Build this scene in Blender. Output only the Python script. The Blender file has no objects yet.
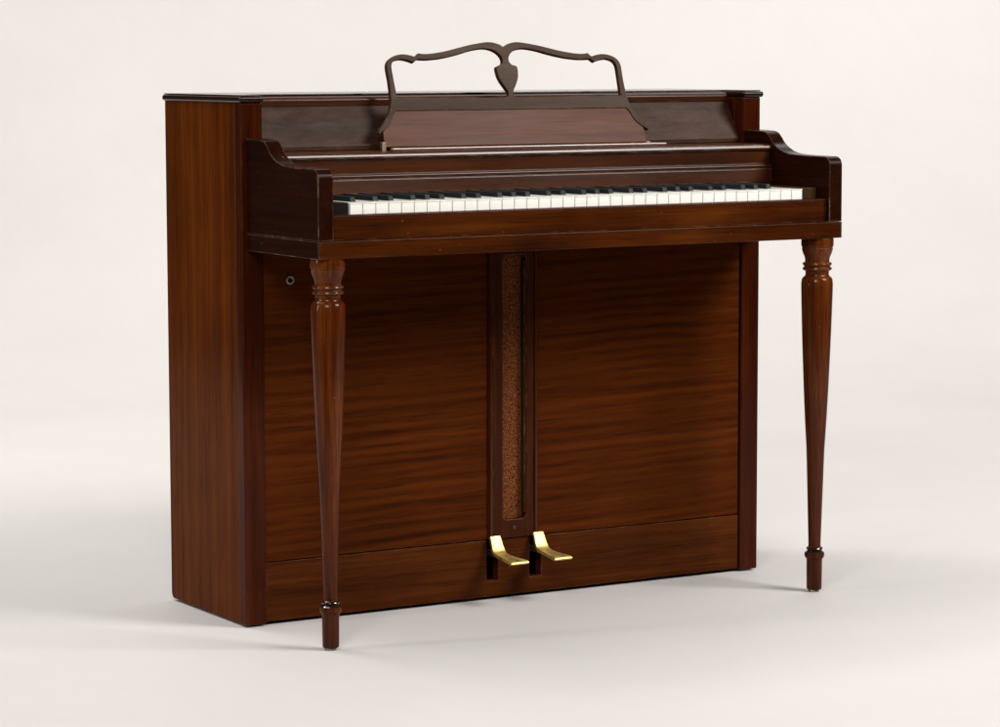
import bpy, bmesh, math, random
from mathutils import Matrix, Vector
random.seed(7)
S = bpy.context.scene
COL = S.collection
R = math.radians

# ------------------------------------------------------------------ camera
cd = bpy.data.cameras.new('camera')
cam = bpy.data.objects.new('camera', cd); COL.objects.link(cam)
cam.matrix_world = (Matrix.Translation((-2.0756, -4.2705, 0.9478))
                    @ Matrix.Rotation(R(-31.0319), 4, 'Z')
                    @ Matrix.Rotation(R(90 - 6.0973), 4, 'X')
                    @ Matrix.Rotation(R(-0.1107), 4, 'Z'))
cd.sensor_width = 36.0
cd.lens = 2885.4 / 1000 * 36.0
cd.clip_start = 0.05
cd.clip_end = 100
S.camera = cam

# ------------------------------------------------------------------ world, light, exposure
w = bpy.data.worlds.new('World'); S.world = w; w.use_nodes = True
bg = w.node_tree.nodes['Background']
bg.inputs[0].default_value = (1.0, 0.965, 0.93, 1)
bg.inputs[1].default_value = 0.05

def area(name, loc, target, size, power, col=(1, 0.96, 0.91), size_y=None):
    l = bpy.data.lights.new(name, 'AREA'); l.energy = power; l.color = col
    l.shape = 'RECTANGLE'; l.size = size; l.size_y = size_y or size
    o = bpy.data.objects.new(name, l); COL.objects.link(o)
    o.location = loc
    o.rotation_euler = (Vector(target) - Vector(loc)).to_track_quat('-Z', 'Y').to_euler()
    return o

area('softbox_right', (2.35, -2.45, 2.75), (0.5, 0.0, 0.35), 1.40, 196)
area('softbox_left', (-1.55, -2.50, 2.35), (0.5, 0.0, 0.35), 1.15, 76)
area('strip_softbox', (-2.5, 0.30, 1.35), (0.0, 0.1, 0.5), 0.26, 25, size_y=1.7)
area('overhead_softbox', (-0.5, 1.3, 3.9), (-0.3, 1.3, 0.0), 2.6, 92)
area('backdrop_lamp', (-0.9, 2.3, 3.9), (0.9, 5.4, 1.3), 1.8, 200)
area('backdrop_lamp', (3.8, 1.5, 3.6), (4.2, 3.6, 1.3), 1.8, 122)

S.view_settings.view_transform = 'Standard'
S.view_settings.look = 'None'
S.view_settings.exposure = 0.0
S.view_settings.gamma = 1.0
S.render.resolution_x = 1024
S.render.resolution_y = 744

# ------------------------------------------------------------------ materials
def new_mat(name):
    m = bpy.data.materials.new(name); m.use_nodes = True
    nt = m.node_tree
    return m, nt, nt.nodes['Principled BSDF']

def ramp(nt, stops, interp='LINEAR'):
    n = nt.nodes.new('ShaderNodeValToRGB'); n.color_ramp.interpolation = interp
    e = n.color_ramp.elements
    while len(e) < len(stops): e.new(0.5)
    for i, (p, c) in enumerate(stops):
        e[i].position = p
        e[i].color = (c, c, c, 1) if isinstance(c, (int, float)) else (*c, 1)
    return n

def math_node(nt, op, a, b=None):
    n = nt.nodes.new('ShaderNodeMath'); n.operation = op
    for i, v in enumerate((a, b)):
        if v is None: continue
        if isinstance(v, (int, float)): n.inputs[i].default_value = v
        else: nt.links.new(v, n.inputs[i])
    return n.outputs[0]

def mix_col(nt, fac, a, b, mode='MIX'):
    n = nt.nodes.new('ShaderNodeMix'); n.data_type = 'RGBA'; n.blend_type = mode
    for idx, v in ((0, fac), (6, a), (7, b)):
        if isinstance(v, (int, float)): n.inputs[idx].default_value = v
        elif isinstance(v, tuple): n.inputs[idx].default_value = (*v, 1)
        else: nt.links.new(v, n.inputs[idx])
    return n.outputs[2]

def noise(nt, vec, scale=(1, 1, 1), detail=4, rough=0.6, dist=0.0, off=(0, 0, 0)):
    mp = nt.nodes.new('ShaderNodeMapping')
    mp.inputs['Scale'].default_value = scale; mp.inputs['Location'].default_value = off
    nt.links.new(vec, mp.inputs['Vector'])
    n = nt.nodes.new('ShaderNodeTexNoise')
    n.inputs['Scale'].default_value = 1; n.inputs['Detail'].default_value = detail
    n.inputs['Roughness'].default_value = rough; n.inputs['Distortion'].default_value = dist
    nt.links.new(mp.outputs[0], n.inputs['Vector'])
    return n.outputs['Fac']

def wood(name, axis, dark, mid, light, seed=0.0, figure=1.0, rough=(0.22, 0.36), wear=0.0,
         band=26, tilt=0.0, coat=0.0, dust=0.0, spec=0.06, bright=1.0, along=1.1, lw=0.40, er_=0.0022, eb=0.12, ecol=(0.26, 0.13, 0.07), con=1.0, rip=0.0):
    """figured mahogany veneer; grain runs along `axis` (0, 1 or 2)"""
    m, nt, b = new_mat(name)
    tc = nt.nodes.new('ShaderNodeTexCoord'); v = tc.outputs['Object']
    if tilt:
        mp = nt.nodes.new('ShaderNodeMapping'); mp.inputs['Rotation'].default_value = (0, tilt, 0)
        nt.links.new(v, mp.inputs['Vector']); v = mp.outputs[0]
    def sc(al, ac):
        s = [ac, ac, ac]; s[axis] = al; return tuple(s)
    o = (seed, seed * 1.7, seed * 2.3)
    fine = noise(nt, v, sc(5, 260), 3, 0.7, 0, o)
    line = noise(nt, v, sc(1.6, 80), 5, 0.65, 0.35, o)
    wide = noise(nt, v, sc(along, band), 3, 0.55, 0.5, (seed + 3, seed, seed + 5))
    blot = noise(nt, v, (4.0, 4.0, 4.0), 3, 0.6, 0.3, (seed + 9, 2, seed))
    f = math_node(nt, 'MULTIPLY', wide, 0.55 * figure)
    f = math_node(nt, 'ADD', f, math_node(nt, 'MULTIPLY', line, lw))
    f = math_node(nt, 'ADD', f, math_node(nt, 'MULTIPLY', blot, 0.30))
    f = math_node(nt, 'ADD', f, math_node(nt, 'MULTIPLY', fine, 0.30))
    # normalise round the mean
    tot = 0.55 * figure + 0.60 + lw + rip
    if rip:   # ribbon ripple across the veneer
        sx = nt.nodes.new('ShaderNodeSeparateXYZ'); nt.links.new(v, sx.inputs[0])
        ph = noise(nt, v, (1.5, 1.5, 7.0), 3, 0.5, 0.3, (seed, 4, 2))
        ph = math_node(nt, 'ADD', math_node(nt, 'MULTIPLY', ph, 20.0), math_node(nt, 'MULTIPLY', sx.outputs[2], 330.0))
        sn = math_node(nt, 'ADD', math_node(nt, 'MULTIPLY', math_node(nt, 'SINE', ph), 0.30), 0.5)
        am = noise(nt, v, (4.5, 4.5, 7.0), 2, 0.5, 0.0, (8, 4, seed))
        ar = ramp(nt, [(0.38, 0.15), (0.62, 1.0)]); nt.links.new(am, ar.inputs[0])
        sn = math_node(nt, 'ADD', math_node(nt, 'MULTIPLY', math_node(nt, 'SUBTRACT', sn, 0.5), ar.outputs[0]), 0.5)
        f = math_node(nt, 'ADD', f, math_node(nt, 'MULTIPLY', sn, rip))
    f = math_node(nt, 'DIVIDE', f, tot)
    dark, mid, light = [(c[0] * bright * 0.56, c[1] * bright * 0.455, c[2] * bright * 0.25) for c in (dark, mid, light)]
    rp = ramp(nt, [(0.5 - 0.14 / con, dark), (0.50, mid), (0.5 + 0.14 / con, light)])
    nt.links.new(f, rp.inputs[0])
    col = rp.outputs[0]
    # dark pores
    pores = noise(nt, v, sc(14, 520), 2, 0.5, 0, (2, seed, 1))
    pr = ramp(nt, [(0.33, 0.55), (0.42, 1.0)]); nt.links.new(pores, pr.inputs[0])
    col = mix_col(nt, 0.8, col, pr.outputs[0], 'MULTIPLY')
    if wear:
        sp = noise(nt, v, (170, 170, 170), 2, 0.5, 0.0, (seed, 7, 3))
        sr = ramp(nt, [(0.765 - wear * 0.03, 0.0), (0.79 - wear * 0.03, 1.0)]); nt.links.new(sp, sr.inputs[0])
        col = mix_col(nt, math_node(nt, 'MULTIPLY', sr.outputs[0], 0.55), col, (0.30, 0.15, 0.07))
    # rubbed edges, where the finish has worn down to pale wood
    bv = nt.nodes.new('ShaderNodeBevel'); bv.samples = 6; bv.inputs['Radius'].default_value = er_
    ge = nt.nodes.new('ShaderNodeNewGeometry')
    dt = nt.nodes.new('ShaderNodeVectorMath'); dt.operation = 'DOT_PRODUCT'
    nt.links.new(bv.outputs[0], dt.inputs[0]); nt.links.new(ge.outputs['Normal'], dt.inputs[1])
    er = ramp(nt, [(0.86, 1.0), (0.99, 0.0)]); nt.links.new(dt.outputs['Value'], er.inputs[0])
    ch = noise(nt, v, (38, 38, 38), 3, 0.7, 0.0, (5, seed, 8))
    cr = ramp(nt, [(0.50, eb), (0.64, 0.85)]); nt.links.new(ch, cr.inputs[0])
    ef = math_node(nt, 'MULTIPLY', er.outputs[0], cr.outputs[0])
    col = mix_col(nt, ef, col, ecol)
    rr = noise(nt, v, sc(3, 30), 4, 0.7, 0.2, (1, seed, 4))
    r1 = ramp(nt, [(0.3, rough[0]), (0.7, rough[1])]); nt.links.new(rr, r1.inputs[0])
    nt.links.new(r1.outputs[0], b.inputs['Roughness'])
    if dust:
        dn = noise(nt, v, (14, 50, 50), 5, 0.75, 0.4, (3, seed, 3))
        dr = ramp(nt, [(0.35, 0.0), (0.75, dust)]); nt.links.new(dn, dr.inputs[0])
        col = mix_col(nt, dr.outputs[0], col, (0.25, 0.20, 0.17))
    nt.links.new(col, b.inputs['Base Color'])
    b.inputs['Specular IOR Level'].default_value = spec
    b.inputs['Coat Weight'].default_value = coat
    b.inputs['Coat Roughness'].default_value = 0.07
    bp = nt.nodes.new('ShaderNodeBump'); bp.inputs['Strength'].default_value = 0.10
    bp.inputs['Distance'].default_value = 0.0006
    hh = math_node(nt, 'ADD', math_node(nt, 'MULTIPLY', line, 0.7), math_node(nt, 'MULTIPLY', pores, 0.5))
    nt.links.new(hh, bp.inputs['Height']); nt.links.new(bp.outputs[0], b.inputs['Normal'])
    return m

def plain(name, col, rough=0.4, metal=0.0, var=0.0, scale=60, coat=0.0, bump=0.0, spec=0.5):
    m, nt, b = new_mat(name)
    b.inputs['Roughness'].default_value = rough; b.inputs['Metallic'].default_value = metal
    b.inputs['Coat Weight'].default_value = coat
    b.inputs['Specular IOR Level'].default_value = spec
    tc = nt.nodes.new('ShaderNodeTexCoord')
    n = noise(nt, tc.outputs['Object'], (scale,) * 3, 4, 0.65, 0.2)
    rp = ramp(nt, [(0.3, tuple(c * (1 - var) for c in col)), (0.7, tuple(min(1, c * (1 + var)) for c in col))])
    nt.links.new(n, rp.inputs[0]); nt.links.new(rp.outputs[0], b.inputs['Base Color'])
    if var:
        r1 = ramp(nt, [(0.3, rough * 0.8), (0.7, min(1, rough * 1.25))])
        nt.links.new(n, r1.inputs[0]); nt.links.new(r1.outputs[0], b.inputs['Roughness'])
    if bump:
        bp = nt.nodes.new('ShaderNodeBump'); bp.inputs['Strength'].default_value = bump
        bp.inputs['Distance'].default_value = 0.0008
        nt.links.new(n, bp.inputs['Height']); nt.links.new(bp.outputs[0], b.inputs['Normal'])
    return m

D, M_, L_ = (0.018, 0.0045, 0.0018), (0.062, 0.0155, 0.0045), (0.135, 0.038, 0.0095)
M = {
    'side': wood('mahogany_side', 2, (0.048, 0.0125, 0.0038), (0.118, 0.033, 0.008), (0.19, 0.060, 0.014), 1.3, 0.6, (0.16, 0.26), band=42, along=0.35, lw=0.6, spec=0.015, bright=1.06),
    'post': wood('mahogany_post', 2, (0.016, 0.0032, 0.0018), (0.046, 0.0092, 0.0036), (0.098, 0.023, 0.0065), 4.1, 0.9, (0.14, 0.24), band=20, spec=0.04, coat=0.05, er_=0.0045, eb=0.30, ecol=(0.20, 0.062, 0.018)),
    'panel': wood('figured_panel', 0, (0.040, 0.010, 0.0035), (0.108, 0.0275, 0.0075), (0.172, 0.048, 0.0125), 2.2, 1.1, (0.17, 0.27), band=50, tilt=R(1.5), along=1.5, lw=0.30, spec=0.02, bright=0.82, con=0.80, rip=0.38),
    'kick': wood('kick_board_wood', 0, (0.03, 0.0085, 0.0035), (0.075, 0.021, 0.0065), (0.135, 0.043, 0.012), 6.4, 1.2, (0.2, 0.32), band=18, wear=0.2, spec=0.03),
    'bead': wood('bead_wood', 2, (0.05, 0.014, 0.005), (0.12, 0.035, 0.010), (0.2, 0.065, 0.02), 4.4, 0.7, (0.12, 0.2), coat=0.4, bright=0.65, er_=0.0004, eb=0.0),
    'strip': wood('centre_strip_wood', 2, (0.018, 0.0042, 0.002), (0.055, 0.0135, 0.005), (0.10, 0.027, 0.008), 5.2, 0.8, (0.16, 0.24)),
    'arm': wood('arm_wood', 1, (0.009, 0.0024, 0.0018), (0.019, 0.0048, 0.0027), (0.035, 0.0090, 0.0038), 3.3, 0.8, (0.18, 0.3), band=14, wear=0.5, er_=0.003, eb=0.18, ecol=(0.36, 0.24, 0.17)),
    'rail': wood('rail_wood', 0, (0.026, 0.006, 0.0022), (0.088, 0.0235, 0.006), (0.17, 0.055, 0.013), 7.7, 1.3, (0.18, 0.30), band=12, wear=0.1, bright=0.84, con=0.95, along=3.0),
    'upper': wood('fallboard_wood', 0, (0.026, 0.0075, 0.0035), (0.066, 0.020, 0.0078), (0.12, 0.040, 0.0145), 8.6, 1.1, (0.24, 0.38), band=22, wear=0.2, bright=0.88, spec=0.16, coat=0.25),
    'slant': wood('dusty_upper_panel_wood', 0, (0.020, 0.007, 0.0045), (0.052, 0.017, 0.009), (0.095, 0.034, 0.017), 9.4, 1.1, (0.36, 0.50), band=30, dust=0.10, spec=0.12, bright=0.70),
    'lid': wood('lid_wood', 1, (0.016, 0.0045, 0.002), (0.036, 0.010, 0.004), (0.07, 0.02, 0.007), 2.9, 0.6, (0.12, 0.18), spec=0.3, coat=0.0, eb=0.0, bright=0.5),
    'leg': wood('turned_leg_wood', 2, (0.026, 0.006, 0.0024), (0.085, 0.021, 0.0055), (0.19, 0.062, 0.0145), 5.8, 1.3, (0.14, 0.26), band=9, coat=0.20, wear=0.2, spec=0.03, bright=1.15, con=1.3),
    'desk': wood('music_desk_wood', 0, (0.035, 0.017, 0.012), (0.060, 0.031, 0.022), (0.085, 0.045, 0.032), 1.9, 0.6, (0.46, 0.58), band=40, spec=0.11, bright=0.9),
    'board': wood('desk_board_wood', 0, (0.045, 0.013, 0.008), (0.085, 0.026, 0.015), (0.13, 0.043, 0.025), 6.9, 0.9, (0.28, 0.38), band=40, spec=0.05, bright=1.15),
    'raw': wood('bare_block_wood', 2, (0.02, 0.010, 0.004), (0.045, 0.028, 0.014), (0.08, 0.05, 0.026), 0.9, 1.0, (0.5, 0.7), coat=0.0),
    'dark': plain('dark_interior', (0.006, 0.004, 0.003), 0.85, spec=0.1),
    'gap_shade': plain('dark_gap_shade', (0.012, 0.006, 0.006), 0.95, spec=0.1),  # near-black colour standing in for shade in the gap over the keys
    'white': plain('ivory_white_keys', (0.71, 0.705, 0.67), 0.22, 0, 0.02, 30, coat=0.3),
    'black': plain('ebony_black_keys', (0.007, 0.008, 0.009), 0.45, 0, 0.1, 60, spec=0.10),
    'lip': plain('lip_varnish', (0.10, 0.055, 0.04), 0.2, 0, 0.15, 120, coat=0.8, spec=0.5),
    'ring': plain('dark_lacquer', (0.012, 0.006, 0.004), 0.12, 0, 0.1, 80, coat=0.6, spec=0.4),
    'brass': plain('worn_brass', (0.72, 0.55, 0.20), 0.50, 1.0, 0.06, 60, bump=0.02),
    'oldbrass': plain('dull_brass', (0.26, 0.22, 0.15), 0.5, 1.0, 0.15, 200),
    'iron': plain('dark_iron', (0.05, 0.045, 0.04), 0.5, 0.8, 0.2, 90),
    'glide': plain('steel_glide', (0.35, 0.33, 0.30), 0.4, 1.0, 0.1, 90),
}

# speaker-style speckled grille cloth
m, nt, b = new_mat('speckled_grille_cloth')
tc = nt.nodes.new('ShaderNodeTexCoord')
n1 = noise(nt, tc.outputs['Object'], (620, 620, 380), 2, 0.6)
wv = nt.nodes.new('ShaderNodeTexWave'); wv.wave_type = 'BANDS'; wv.bands_direction = 'Z'
wv.inputs['Scale'].default_value = 140; wv.inputs['Distortion'].default_value = 1.5
nt.links.new(tc.outputs['Object'], wv.inputs['Vector'])
n1 = math_node(nt, 'ADD', math_node(nt, 'MULTIPLY', n1, 0.85), math_node(nt, 'MULTIPLY', wv.outputs['Fac'], 0.15))
rp = ramp(nt, [(0.38, (0.018, 0.005, 0.0016)), (0.50, (0.080, 0.022, 0.0065)), (0.66, (0.24, 0.082, 0.026))])
nt.links.new(n1, rp.inputs[0]); nt.links.new(rp.outputs[0], b.inputs['Base Color'])
b.inputs['Roughness'].default_value = 0.9
b.inputs['Specular IOR Level'].default_value = 0.05
bp = nt.nodes.new('ShaderNodeBump'); bp.inputs['Strength'].default_value = 0.6; bp.inputs['Distance'].default_value = 0.001
nt.links.new(n1, bp.inputs['Height']); nt.links.new(bp.outputs[0], b.inputs['Normal'])
M['cloth'] = m

# seamless paper: soft mottling and faint scuffs
m, nt, b = new_mat('studio_paper')
tc = nt.nodes.new('ShaderNodeTexCoord')
n1 = noise(nt, tc.outputs['Object'], (1.3, 1.3, 1.3), 5, 0.6, 0.4)
n2 = noise(nt, tc.outputs['Object'], (22, 9, 9), 4, 0.7, 0.2)
f = math_node(nt, 'ADD', math_node(nt, 'MULTIPLY', n1, 0.75), math_node(nt, 'MULTIPLY', n2, 0.25))
rp = ramp(nt, [(0.35, (0.458, 0.446, 0.443)), (0.65, (0.484, 0.473, 0.470))])
nt.links.new(f, rp.inputs[0]); nt.links.new(rp.outputs[0], b.inputs['Base Color'])
b.inputs['Roughness'].default_value = 0.62
b.inputs['Specular IOR Level'].default_value = 0.25
M['paper'] = m

# ------------------------------------------------------------------ mesh helpers
ROOT = None
def link_mesh(name, bm, mat, parent='root', bevel=0.0, seg=2, smooth=True, kind=None):
    bmesh.ops.recalc_face_normals(bm, faces=bm.faces)
    me = bpy.data.meshes.new(name)
    for f in bm.faces: f.smooth = smooth
    bm.to_mesh(me); bm.free()
    return link_me(name, me, mat, parent, bevel, seg, kind, smooth)

def link_me(name, me, mat, parent='root', bevel=0.0, seg=2, kind=None, smooth=True):
    o = bpy.data.objects.new(name, me); COL.objects.link(o)
    me.materials.clear(); me.materials.append(M[mat])
    if bevel:
        md = o.modifiers.new('bevel', 'BEVEL'); md.width = bevel; md.segments = seg
        md.limit_method = 'ANGLE'; md.angle_limit = R(30); md.harden_normals = smooth
    elif smooth:
        me.set_sharp_from_angle(angle=R(32))
    if parent == 'root': parent = ROOT
    if parent is not None: o.parent = parent
    if kind: o['kind'] = kind
    return o

def box(bm, x0, x1, y0, y1, z0, z1):
    vs = [bm.verts.new((x, y, z)) for z in (z0, z1) for y in (y0, y1) for x in (x0, x1)]
    for q in ((0, 1, 3, 2), (4, 6, 7, 5), (0, 4, 5, 1), (1, 5, 7, 3), (3, 7, 6, 2), (2, 6, 4, 0)):
        bm.faces.new([vs[i] for i in q])

def mkbox(name, x0, x1, y0, y1, z0, z1, mat, bevel=0.001, seg=2, parent='root'):
    bm = bmesh.new(); box(bm, x0, x1, y0, y1, z0, z1)
    return link_mesh(name, bm, mat, parent, bevel, seg)

def prism(bm, prof, a0, a1, axis='x'):
    """closed polygon extruded along one axis; prof holds the two other coordinates"""
    def P(a, p):
        return {'x': (a, p[0], p[1]), 'y': (p[0], a, p[1]), 'z': (p[0], p[1], a)}[axis]
    A = [bm.verts.new(P(a0, p)) for p in prof]; B = [bm.verts.new(P(a1, p)) for p in prof]
    n = len(prof)
    bm.faces.new(A); bm.faces.new(B[::-1])
    for i in range(n): bm.faces.new((A[i], B[i], B[(i + 1) % n], A[(i + 1) % n]))

def mkprism(name, prof, a0, a1, mat, axis='x', bevel=0.001, seg=2, parent='root'):
    bm = bmesh.new(); prism(bm, prof, a0, a1, axis)
    return link_mesh(name, bm, mat, parent, bevel, seg)

def catmull(pts, n=5, closed=False):
    out = []; N = len(pts)
    rng = range(N if closed else N - 1)
    for i in rng:
        g = (lambda k: pts[k % N]) if closed else (lambda k: pts[max(0, min(N - 1, k))])
        p0, p1, p2, p3 = g(i - 1), g(i), g(i + 1), g(i + 2)
        for j in range(n):
            t = j / n
            out.append(tuple(0.5 * ((2 * p1[k]) + (-p0[k] + p2[k]) * t + (2 * p0[k] - 5 * p1[k] + 4 * p2[k] - p3[k]) * t * t
                             + (-p0[k] + 3 * p1[k] - 3 * p2[k] + p3[k]) * t ** 3) for k in range(len(p1))))
    if not closed: out.append(tuple(pts[-1]))
    return out

def lathe(bm, prof, cx, cy, n=40):
    rings = []
    for z, r in prof:
        rings.append([bm.verts.new((cx + r * math.cos(2 * math.pi * k / n), cy + r * math.sin(2 * math.pi * k / n), z)) for k in range(n)])
    for a, b_ in zip(rings, rings[1:]):
        for k in range(n): bm.faces.new((a[k], a[(k + 1) % n], b_[(k + 1) % n], b_[k]))
    bm.faces.new(rings[0][::-1]); bm.faces.new(rings[-1])

def outline_mesh(loops, depth, bevel=0.0, mat4=None):
    """flat outline with holes, given a real thickness"""
    cu = bpy.data.curves.new('outline', 'CURVE'); cu.dimensions = '2D'; cu.fill_mode = 'BOTH'
    cu.extrude = depth / 2 - bevel; cu.bevel_depth = bevel; cu.bevel_resolution = 1
    cu.offset = -bevel
    for lp in loops:
        sp = cu.splines.new('POLY'); sp.points.add(len(lp) - 1)
        for p, q in zip(sp.points, lp): p.co = (q[0], q[1], 0, 1)
        sp.use_cyclic_u = True
    o = bpy.data.objects.new('outline', cu); COL.objects.link(o)
    dg = bpy.context.evaluated_depsgraph_get(); dg.update()
    me = bpy.data.meshes.new_from_object(o.evaluated_get(dg))
    bpy.data.objects.remove(o); bpy.data.curves.remove(cu)
    if mat4: me.transform(mat4)
    for p in me.polygons: p.use_smooth = True
    return me

def stadium(cx, z0, z1, r, n=12):
    pts = []
    for k in range(n + 1): a = math.pi * k / n; pts.append((cx + r * math.cos(a), z1 - r + r * math.sin(a)))
    for k in range(n + 1): a = math.pi + math.pi * k / n; pts.append((cx + r * math.cos(a), z0 + r + r * math.sin(a)))
    return pts

# ------------------------------------------------------------------ setting: seamless studio sweep
bm = bmesh.new()
prof = [(-1.75, 0.0), (2.9, 0.0)]
for k in range(1, 25):
    a = math.pi / 2 * k / 24
    prof.append((2.9 + 2.9 * math.sin(a), 2.9 - 2.9 * math.cos(a)))
prof.append((5.8, 5.2))
rot = Matrix.Rotation(R(-31.0), 4, 'Z')
rows = []
for s in (-3.2, 3.6):
    rows.append([bm.verts.new(rot @ Vector((s, y, z))) for y, z in prof])
for i in range(len(prof) - 1):
    bm.faces.new((rows[0][i], rows[1][i], rows[1][i + 1], rows[0][i + 1]))
fl = link_mesh('floor', bm, 'paper', None, 0, kind='structure')
fl['label'] = 'seamless cream paper floor curving up into the studio backdrop'

# ------------------------------------------------------------------ the piano
ROOT = bpy.data.objects.new('upright_piano', None); COL.objects.link(ROOT)
ROOT['label'] = 'small mahogany upright piano with open scrolled music desk and two brass pedals'
ROOT['category'] = 'piano'

W, DB, ZB, ST, H = 1.0481, 0.2998, 0.004, 0.0395, 0.8710
CX = W / 2

# side panels, rounded at the lower back corner
for x0, x1 in ((0.0014, 0.020), (W - 0.020, W - 0.0014)):
    p = [(0.0255, ZB), (DB - 0.011, ZB)] + [(DB - 0.011 + 0.011 * math.sin(a), ZB + 0.011 - 0.011 * math.cos(a)) for a in [R(15 * k) for k in range(1, 7)]] + [(DB, H + 0.001), (0.0255, H + 0.001)]
    mkprism('side_panel', p, x0, x1, 'side', bevel=0.0012)
# front corner posts
for x0, x1 in ((0, ST), (W - ST, W)):
    bm = bmesh.new(); box(bm, x0, x1, 0, 0.025, ZB - 0.001, H + 0.001)
    link_mesh('corner_post', bm, 'post', bevel=0.0035, seg=4)
# back, bottom, interior
mkbox('back_panel', 0.0205, W - 0.0205, DB - 0.02, DB - 0.006, 0.02, H - 0.002, 'side')
mkbox('bottom_board', 0.0205, W - 0.0205, 0.045, DB - 0.021, 0.012, 0.028, 'dark')
# short cheeks beside the sloping upper panel
for x0, x1 in ((0.0203, ST), (W - ST, W - 0.0203)):
    mkbox('upper_cheek', x0, x1, 0.0255, 0.10, 0.70, H - 0.0005, 'post', 0.0004)

# lid: overhanging end caps joined by a recessed middle, with a thinner tier on top
def lid_outline(o, yf, ym, xi):
    return [(-o, yf), (xi, yf), (xi, ym), (W - xi, ym), (W - xi, yf), (W + o, yf), (W + o, DB + o * 0.2), (-o, DB + o * 0.2)]
mkprism('lid', lid_outline(0.0042, -0.0050, 0.066, ST + 0.001), H + 0.0002, H + 0.0105, 'lid', 'z', bevel=0.0042, seg=4)
mkprism('lid_top_board', lid_outline(0.0005, 0.0010, 0.070, ST - 0.003), H + 0.0107, H + 0.0128, 'lid', 'z', bevel=0.0012, seg=2)

# rail under the lid and sloping upper panel
mkprism('top_rail', [(0.0475, 0.8640), (0.0465, 0.8735), (0.0490, 0.8775), (0.054, 0.8792), (0.0655, 0.8795), (0.0655, 0.8640)],
        ST + 0.0006, W - ST - 0.0006, 'upper', bevel=0.0008)
mkprism('upper_panel', [(0.0107, 0.7905), (0.0107, 0.7975), (0.0500, 0.8636), (0.062, 0.8636), (0.026, 0.7905)],
        ST + 0.0004, W - ST - 0.0004, 'slant', bevel=0.0006)

# arms (key-bed cheeks) with the S-shaped top
ypts = [(-0.058, 0.8113), (-0.068, 0.8085), (-0.078, 0.8005), (-0.088, 0.7905), (-0.104, 0.7815), (-0.122, 0.7752), (-0.146, 0.7722), (-0.180, 0.7712)]
S_ = catmull(ypts, 5)
A_, AT, AX, ZL, ZK = 0.2541, 0.0276, 0.0088, 0.6577, 0.6289
armp = [(-0.0004, ZL)] + [(-0.0004, 0.8128)] + [(-0.03, 0.8126)] + S_ + [(-0.2385, 0.7706)]
armp += [(-0.2385 - 0.0155 * math.sin(R(a)), 0.7551 + 0.0155 * math.cos(R(a))) for a in (15, 30, 45, 60, 75, 90)]
armp += [(-A_, ZL)]
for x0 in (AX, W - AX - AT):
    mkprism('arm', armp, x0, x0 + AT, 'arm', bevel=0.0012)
# key bed
for x0, x1 in ((AX - 0.0004, AX + 0.0032), (W - AX - 0.0032, W - AX + 0.0004)):
    mkbox('key_bed_end', x0, x1, -A_, -0.0006, ZK, ZL - 0.0006, 'arm', 0.0008)
bed = mkbox('key_bed', AX + 0.0030, W - AX - 0.0030, -A_ - 0.0005, -0.0006, ZK, ZL - 0.0006, 'rail', 0.0015)
# key slip with rounded nose
mkprism('key_slip', [(-0.2455, ZL), (-0.2455, 0.6930), (-0.2462, 0.6938), (-0.2468, 0.6955), (-0.2455, 0.6972), (-0.2360, 0.6980), (-0.2340, 0.6975), (-0.2340, ZL)],
        AX + AT + 0.0004, W - AX - AT - 0.0004, 'rail', bevel=0.0005)
# fallboard: lower board with nose, panel above, upper nose and shelf
XA, XB = AX + AT + 0.0006, W - AX - AT - 0.0006
mkprism('fallboard', [(-0.060, 0.7218), (-0.0877, 0.7218), (-0.0848, 0.7440), (-0.0832, 0.7456), (-0.0850, 0.7476), (-0.0852, 0.7505), (-0.0835, 0.7532), (-0.0800, 0.7545), (-0.060, 0.7545)],
        XA, XB, 'upper', bevel=0.0006)
mkprism('fallboard_lid', [(-0.061, 0.7548), (-0.0782, 0.7548), (-0.0780, 0.7762), (-0.0805, 0.7772), (-0.0835, 0.7790), (-0.0845, 0.7822), (-0.0832, 0.7856), (-0.0795, 0.7878), (-0.072, 0.7884), (-0.061, 0.7886)],
        XA, XB, 'upper', bevel=0.0005)
mkbox('shelf', XA, XB, -0.0606, -0.0008, 0.7740, 0.7888, 'upper', 0.0006)
mkbox('shelf_fillet', ST + 0.0006, W - ST - 0.0006, -0.0004, 0.0100, 0.7740, 0.7893, 'rail', 0.0008)
mkbox('fallboard_gap_shade', XA, XB, -0.0868, -0.062, 0.7158, 0.7215, 'gap_shade', 0)  # dark strip put in as the shade below the fallboard, behind the keys
mkbox('key_frame', XA, XB, -0.2330, -0.01, 0.6620, 0.6880, 'dark', 0)

# keys: 64 notes, 38 white
K0, PITCH, KF, KT = 0.0776, 0.0235, 0.2316, 0.7150
for i in range(38):
    x = K0 + i * PITCH
    dz = random.uniform(-0.00035, 0.00035)
    bm = bmesh.new()
    box(bm, x + 0.0008, x + PITCH - 0.0008, -KF + 0.0008, -0.075, 0.6890, KT - 0.0018 + dz)
    box(bm, x + 0.0006, x + PITCH - 0.0006, -KF, -0.075, KT - 0.0016 + dz, KT + dz)
    link_mesh('white_key', bm, 'white', bevel=0.0004, seg=1)
offs = {0: .0032, 2: -.0020, 3: .0026, 5: -.0034, 6: 0.0}
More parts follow.
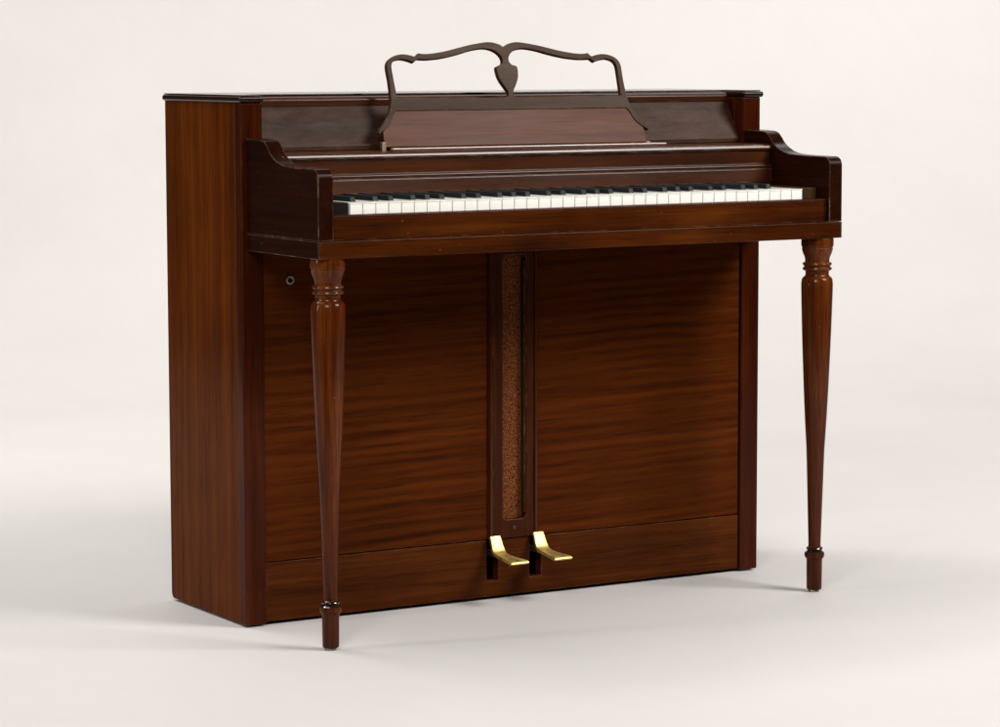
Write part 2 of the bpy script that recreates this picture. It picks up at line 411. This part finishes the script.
# letters counted from A: A=0 B=1 C=2 D=3 E=4 F=5 G=6
shift = {0: 0.0034, 2: -0.0024, 3: 0.0024, 5: -0.0034, 6: 0.0}
for i in range(37):
    k = i % 7
    if k in shift:
        xc = K0 + (i + 1) * PITCH + shift[k]
        bm = bmesh.new()
        y0, y1, zb, zt = -KF + 0.0390, -0.0885, KT - 0.003, KT + 0.0082
        vs = [bm.verts.new(v) for v in ((xc - .0056, y0, zb), (xc + .0056, y0, zb), (xc + .0056, y1, zb), (xc - .0056, y1, zb),
              (xc - .0046, y0 + .0040, zt), (xc + .0046, y0 + .0040, zt), (xc + .0046, y1, zt), (xc - .0046, y1, zt))]
        for q in ((0, 3, 2, 1), (4, 5, 6, 7), (0, 1, 5, 4), (1, 2, 6, 5), (2, 3, 7, 6), (3, 0, 4, 7)): bm.faces.new([vs[j] for j in q])
        link_mesh('black_key', bm, 'black', bevel=0.0012, seg=3)
mkbox('key_block', XA + 0.0005, K0 - 0.0012, -0.2280, -0.0850, 0.6885, 0.7160, 'dark', 0.001)
mkbox('key_block', K0 + 38 * PITCH + 0.0012, XB - 0.009, -0.2285, -0.0850, 0.6885, 0.7165, 'raw', 0.001)

# lower panels, kick board and centre strip
PY, ZP = 0.0062, 0.1064
PL, PR = 0.4724, 0.5709
mkbox('lower_panel', ST + 0.0012, PL - 0.0008, PY, PY + 0.018, ZP + 0.0008, 0.6400, 'panel', 0.0012)
mkbox('lower_panel', PR + 0.0008, W - ST - 0.0012, PY, PY + 0.018, ZP + 0.0008, 0.6400, 'panel', 0.0012)
s1, s2 = (0.4690, 0.4922), (0.5570, 0.5808)
zt, zb2 = ZP - 0.0008, 0.0335
kx0, kx1, kz0 = ST + 0.0012, W - ST - 0.0012, 0.0062
xs = [kx0, s1[0], s1[1], s2[0], s2[1], kx1]; zs = [kz0, zb2, zt]
bm = bmesh.new(); cell = {}
def gv(i, k, y):
    if (i, k, y) not in cell: cell[(i, k, y)] = bm.verts.new((xs[i], y, zs[k]))
    return cell[(i, k, y)]
ya, yb = PY - 0.0006, PY + 0.018
edges = {}
for i in range(5):
    for k in range(2):
        if k == 1 and i in (1, 3): continue
        q = [(i, k), (i + 1, k), (i + 1, k + 1), (i, k + 1)]
        bm.faces.new([gv(a, c, ya) for a, c in q]); bm.faces.new([gv(a, c, yb) for a, c in q[::-1]])
        for e in range(4):
            kk = frozenset((q[e], q[(e + 1) % 4])); edges.setdefault(kk, []).append((q[e], q[(e + 1) % 4]))
for v in edges.values():
    if len(v) == 1:
        (a, c) = v[0]; bm.faces.new((gv(*a, ya), gv(*a, yb), gv(*c, yb), gv(*c, ya)))
kick = link_mesh('kick_board', bm, 'kick', bevel=0.0008)
mkbox('inner_shadow_board', 0.43, 0.62, 0.075, 0.08, 0.03, 0.16, 'dark', 0)

# centre strip with a long rounded opening
to3 = Matrix(((1, 0, 0, 0), (0, 0, -1, 0), (0, 1, 0, 0), (0, 0, 0, 1)))   # (x, z) outline -> XZ plane, +local z -> -Y
face = [(PL + 0.008, ZP + 0.0008), (PR - 0.008, ZP + 0.0008), (PR - 0.008, 0.640), (PL + 0.008, 0.640)]
def round_rect(x0, x1, z0, z1, rr, n=6):
    pts = []
    for cx_, cz_, a0 in ((x1 - rr, z1 - rr, 0), (x0 + rr, z1 - rr, 90), (x0 + rr, z0 + rr, 180), (x1 - rr, z0 + rr, 270)):
        for k in range(n + 1): pts.append((cx_ + rr * math.cos(R(a0 + 90 * k / n)), cz_ + rr * math.sin(R(a0 + 90 * k / n))))
    return pts
hole = round_rect(CX - 0.0235, CX + 0.0235, 0.1400, 0.6030, 0.008)
me = outline_mesh([face, hole], 0.018, 0.0015, Matrix.Translation((0, 0.0105, 0)) @ to3)
strip = link_me('centre_strip', me, 'strip')
for xm in (PL + 0.0035, PR - 0.0035):
    pr = [(xm - 0.0035, 0.022), (xm - 0.0035, 0.0040), (xm - 0.0022, -0.0010), (xm, -0.0028), (xm + 0.0022, -0.0010), (xm + 0.0035, 0.0030), (xm + 0.0035, 0.022)]
    mkprism('bead_molding', pr, ZP + 0.0006, 0.640, 'bead', 'z', bevel=0.0004, parent=strip)
mkbox('opening_lining', CX + 0.0212, CX + 0.0228, 0.0040, 0.0160, 0.1500, 0.5930, 'raw', 0.0003, parent=strip)
mkbox('grille_cloth', CX - 0.030, CX + 0.030, 0.0165, 0.0190, 0.128, 0.612, 'cloth', 0)
bm = bmesh.new(); lathe(bm, [(0, 0.0038), (0.0012, 0.0036), (0.0018, 0.0020)], 0, 0, 16)
bm.transform(Matrix.Translation((0.5226, 0.0016, 0.1247)) @ Matrix.Rotation(R(90), 4, 'X'))
link_mesh('screw', bm, 'iron')

# lock ring on the left lower panel
bm = bmesh.new()
rings = []
for y, r in ((0.0064, 0.0078), (0.0040, 0.0074), (0.0032, 0.0058), (0.0040, 0.0044), (0.0060, 0.0040)):
    rings.append([bm.verts.new((0.0898 + r * math.cos(2 * math.pi * k / 28), y, 0.5773 + r * math.sin(2 * math.pi * k / 28))) for k in range(28)])
for a, b_ in zip(rings, rings[1:]):
    for k in range(28): bm.faces.new((a[k], a[(k + 1) % 28], b_[(k + 1) % 28], b_[k]))
lock = link_mesh('lock_ring', bm, 'oldbrass')
bm = bmesh.new(); lathe(bm, [(0, 0.0039), (0.001, 0.0039)], 0, 0, 20)
bm.transform(Matrix.Translation((0.0898, 0.0058, 0.5773)) @ Matrix.Rotation(R(90), 4, 'X'))
link_mesh('keyhole', bm, 'dark', parent=lock)

# turned legs
prof = [(0.004, .0120), (0.0055, .0132), (0.008, .0135), (0.031, .0138), (0.053, .0139), (0.058, .0141), (0.0600, .0146), (0.0612, .0166), (0.064, .0175), (0.0675, .0179),
        (0.0708, .0170), (0.0726, .0140), (0.0740, .0122), (0.0754, .0134), (0.0775, .0147), (0.0795, .0136), (0.0810, .0114), (0.0840, .0109),
        (0.158, .0130), (0.256, .0160), (0.3047, .0190), (0.360, .0217), (0.4160, .0240), (0.4646, .0258), (0.5134, .0272), (0.535, .0278), (0.548, .0279),
        (0.5555, .0271), (0.5595, .0248), (0.5612, .0222), (0.5632, .0208), (0.5672, .0205), (0.5705, .0212), (0.5712, .0232), (0.5726, .0252), (0.5745, .0258), (0.5764, .0252), (0.5776, .0234),
        (0.5786, .0228), (0.5798, .0236), (0.5812, .0252), (0.5830, .0258), (0.5848, .0252), (0.5860, .0232), (0.5870, .0214), (0.5910, .0215), (0.5960, .0228),
        (0.6020, .0254), (0.6075, .0270), (0.6110, .0275), (0.6114, .0268), (0.6128, .0268), (0.6134, .0280), (0.6180, .0285), (0.6240, .0285), (0.6286, .0280)]
def leg(lx, ly):
    bm = bmesh.new()
    lathe(bm, prof, lx, ly, 48)
    o = link_mesh('leg', bm, 'leg')
    bm = bmesh.new(); lathe(bm, [(0.0004, .0085), (0.0012, .0092), (0.0034, .0086), (0.0042, .005)], lx, ly, 24)
    link_mesh('glide', bm, 'glide', parent=o)
    bm = bmesh.new(); lathe(bm, [(0.0706, .0172), (0.0728, .0144), (0.0741, .0126), (0.0753, .0137), (0.0775, .0150), (0.0794, .0140), (0.0806, .0120)], lx, ly, 48)
    link_mesh('ring', bm, 'ring', parent=o)
leg(0.0400, -0.2258); leg(W - 0.0400, -0.2258)

# pedals: upright plate that bends forward and flares to a flat toe
def pedal(cx):
    path = [(-0.0045, 0.1135, .0100), (-0.0085, 0.1065, .0106), (-0.0135, 0.0965, .0114), (-0.0175, 0.0905, .0120), (-0.0230, 0.0868, .0118), (-0.034, 0.0845, .0112),
            (-0.048, 0.0832, .0122), (-0.060, 0.0824, .0142), (-0.072, 0.0820, .0162), (-0.082, 0.0817, .0174), (-0.0868, 0.0806, .0176), (-0.0888, 0.0782, .0175)]
    sm = catmull(path, 3)
    bm = bmesh.new(); secs = []
    for i, (y, z, hw) in enumerate(sm):
        a = sm[max(0, i - 1)]; c = sm[min(len(sm) - 1, i + 1)]
        d = Vector((0, c[0] - a[0], c[1] - a[1])).normalized(); nrm = Vector((0, -d.z, d.y))
        if nrm.z > 0 or nrm.y > 0: nrm = -nrm if nrm.z > 0 else nrm
        th = 0.0054
        p = Vector((cx, y, z)); sec = []
        for sx, tt in ((-1, 0), (-0.8, 0.0006), (0.8, 0.0006), (1, 0), (1, -th), (-1, -th)):
            sec.append(bm.verts.new(p + Vector((sx * hw, 0, 0)) - nrm * tt))
        secs.append(sec)
    for s, t in zip(secs, secs[1:]):
        for k in range(6): bm.faces.new((s[k], s[(k + 1) % 6], t[(k + 1) % 6], t[k]))
    bm.faces.new(secs[0]); bm.faces.new(secs[-1][::-1])
    o = link_mesh('pedal', bm, 'brass', bevel=0.0006, seg=2)
    bm = bmesh.new(); box(bm, cx - 0.008, cx + 0.008, -0.0155, 0.070, 0.0780, 0.0862)
    link_mesh('pedal_lever', bm, 'iron', bevel=0.001, parent=o)
pedal(0.4806); pedal(0.5690)

# ------------------------------------------------------------------ music desk
lean = R(18)
plane = Matrix.Translation((0.5225, -0.020, 0.795)) @ Matrix.Rotation(R(90) - lean, 4, 'X')
outer_r = [(0.0, 0.1752), (0.0050, 0.1790), (0.0122, 0.1818), (0.0229, 0.1842), (0.0352, 0.1842), (0.0511, 0.1820), (0.073, 0.1781), (0.1104, 0.1696), (0.1304, 0.1660), (0.1450, 0.1640), (0.1600, 0.1632), (0.1714, 0.1645),
           (0.1780, 0.1583), (0.1902, 0.1614), (0.203, 0.1627), (0.2150, 0.1610), (0.2259, 0.1567), (0.2330, 0.1506), (0.2364, 0.143), (0.2368, 0.133), (0.2364, 0.1181), (0.2369, 0.0997), (0.2382, 0.0840), (0.2404, 0.0738),
           (0.2444, 0.0630), (0.2516, 0.0515), (0.2603, 0.0411), (0.2682, 0.0330), (0.2722, 0.0262)]
low_r = [(0.2716, 0.0225), (0.2655, 0.0262), (0.2553, 0.0325), (0.2463, 0.0413), (0.2408, 0.0507), (0.2375, 0.0578), (0.2316, 0.0628)]
inner_l = [(-0.2262, 0.0865), (-0.2264, 0.0920), (-0.2265, 0.098), (-0.2271, 0.114), (-0.2276, 0.1331), (-0.2272, 0.1415), (-0.2250, 0.1468), (-0.2205, 0.1510), (-0.2081, 0.1540), (-0.1940, 0.1520), (-0.1826, 0.1480),
           (-0.1747, 0.1540), (-0.1600, 0.1534), (-0.1453, 0.1540), (-0.1202, 0.1570), (-0.0906, 0.1633), (-0.0685, 0.1692), (-0.0478, 0.1727), (-0.0345, 0.1729), (-0.0219, 0.1698), (-0.0119, 0.1635), (-0.0068, 0.1556), (-0.0069, 0.1485), (-0.0113, 0.1434),
           (-0.0200, 0.1408), (-0.0213, 0.1365), (-0.0213, 0.1309), (-0.0189, 0.1188), (-0.0127, 0.1070), (-0.0062, 0.0969), (-0.0048, 0.0907), (-0.0067, 0.0865), (-0.0114, 0.0845)]
def smooth_open(pts, corners, n=4):
    """spline through the points that stays sharp at the given indices"""
    out = []; cut = [0] + [c for c in corners if 0 < c < len(pts) - 1] + [len(pts) - 1]
    for a, c in zip(cut, cut[1:]):
        seg = pts[a:c + 1]
        out += catmull(seg, n)[:-1] if len(seg) > 2 else [seg[0]]
    out.append(pts[-1]); return out
right = smooth_open(outer_r, [11, 12]) + smooth_open(low_r, [])
loop = right + [(-x, y) for x, y in reversed(right)][:-1]
il = smooth_open(inner_l, [10, 11, 23])
ir = [(-x, y) for x, y in reversed(il)]
me = outline_mesh([loop, il, ir], 0.0095, 0.0010, plane @ Matrix.Translation((0, 0, -0.00475)))
desk = link_me('music_desk', me, 'desk')
bd = [(-0.2640, 0.0005), (-0.2625, 0.0262), (-0.2570, 0.0318), (-0.2480, 0.0410), (-0.2425, 0.0505), (-0.2395, 0.068)]
bl = bd + [(-x, y) for x, y in reversed(bd)]
me = outline_mesh([bl], 0.0055, 0.0006, plane @ Matrix.Translation((0, 0, -0.0018 - 0.00275)))
link_me('desk_board', me, 'board', parent=desk)
mkbox('desk_lip', 0.252, 0.806, -0.0545, -0.0470, 0.7890, 0.7945, 'lip', 0.0022, 4, parent=desk)
for sx in (-1, 1):
    bm = bmesh.new(); box(bm, 0.5225 + sx * 0.2665 - 0.004, 0.5225 + sx * 0.2665 + 0.004, -0.0205, -0.013, 0.7889, 0.8030 if sx < 0 else 0.7960)
    link_mesh('pivot_bracket', bm, 'oldbrass', bevel=0.0008, parent=desk)
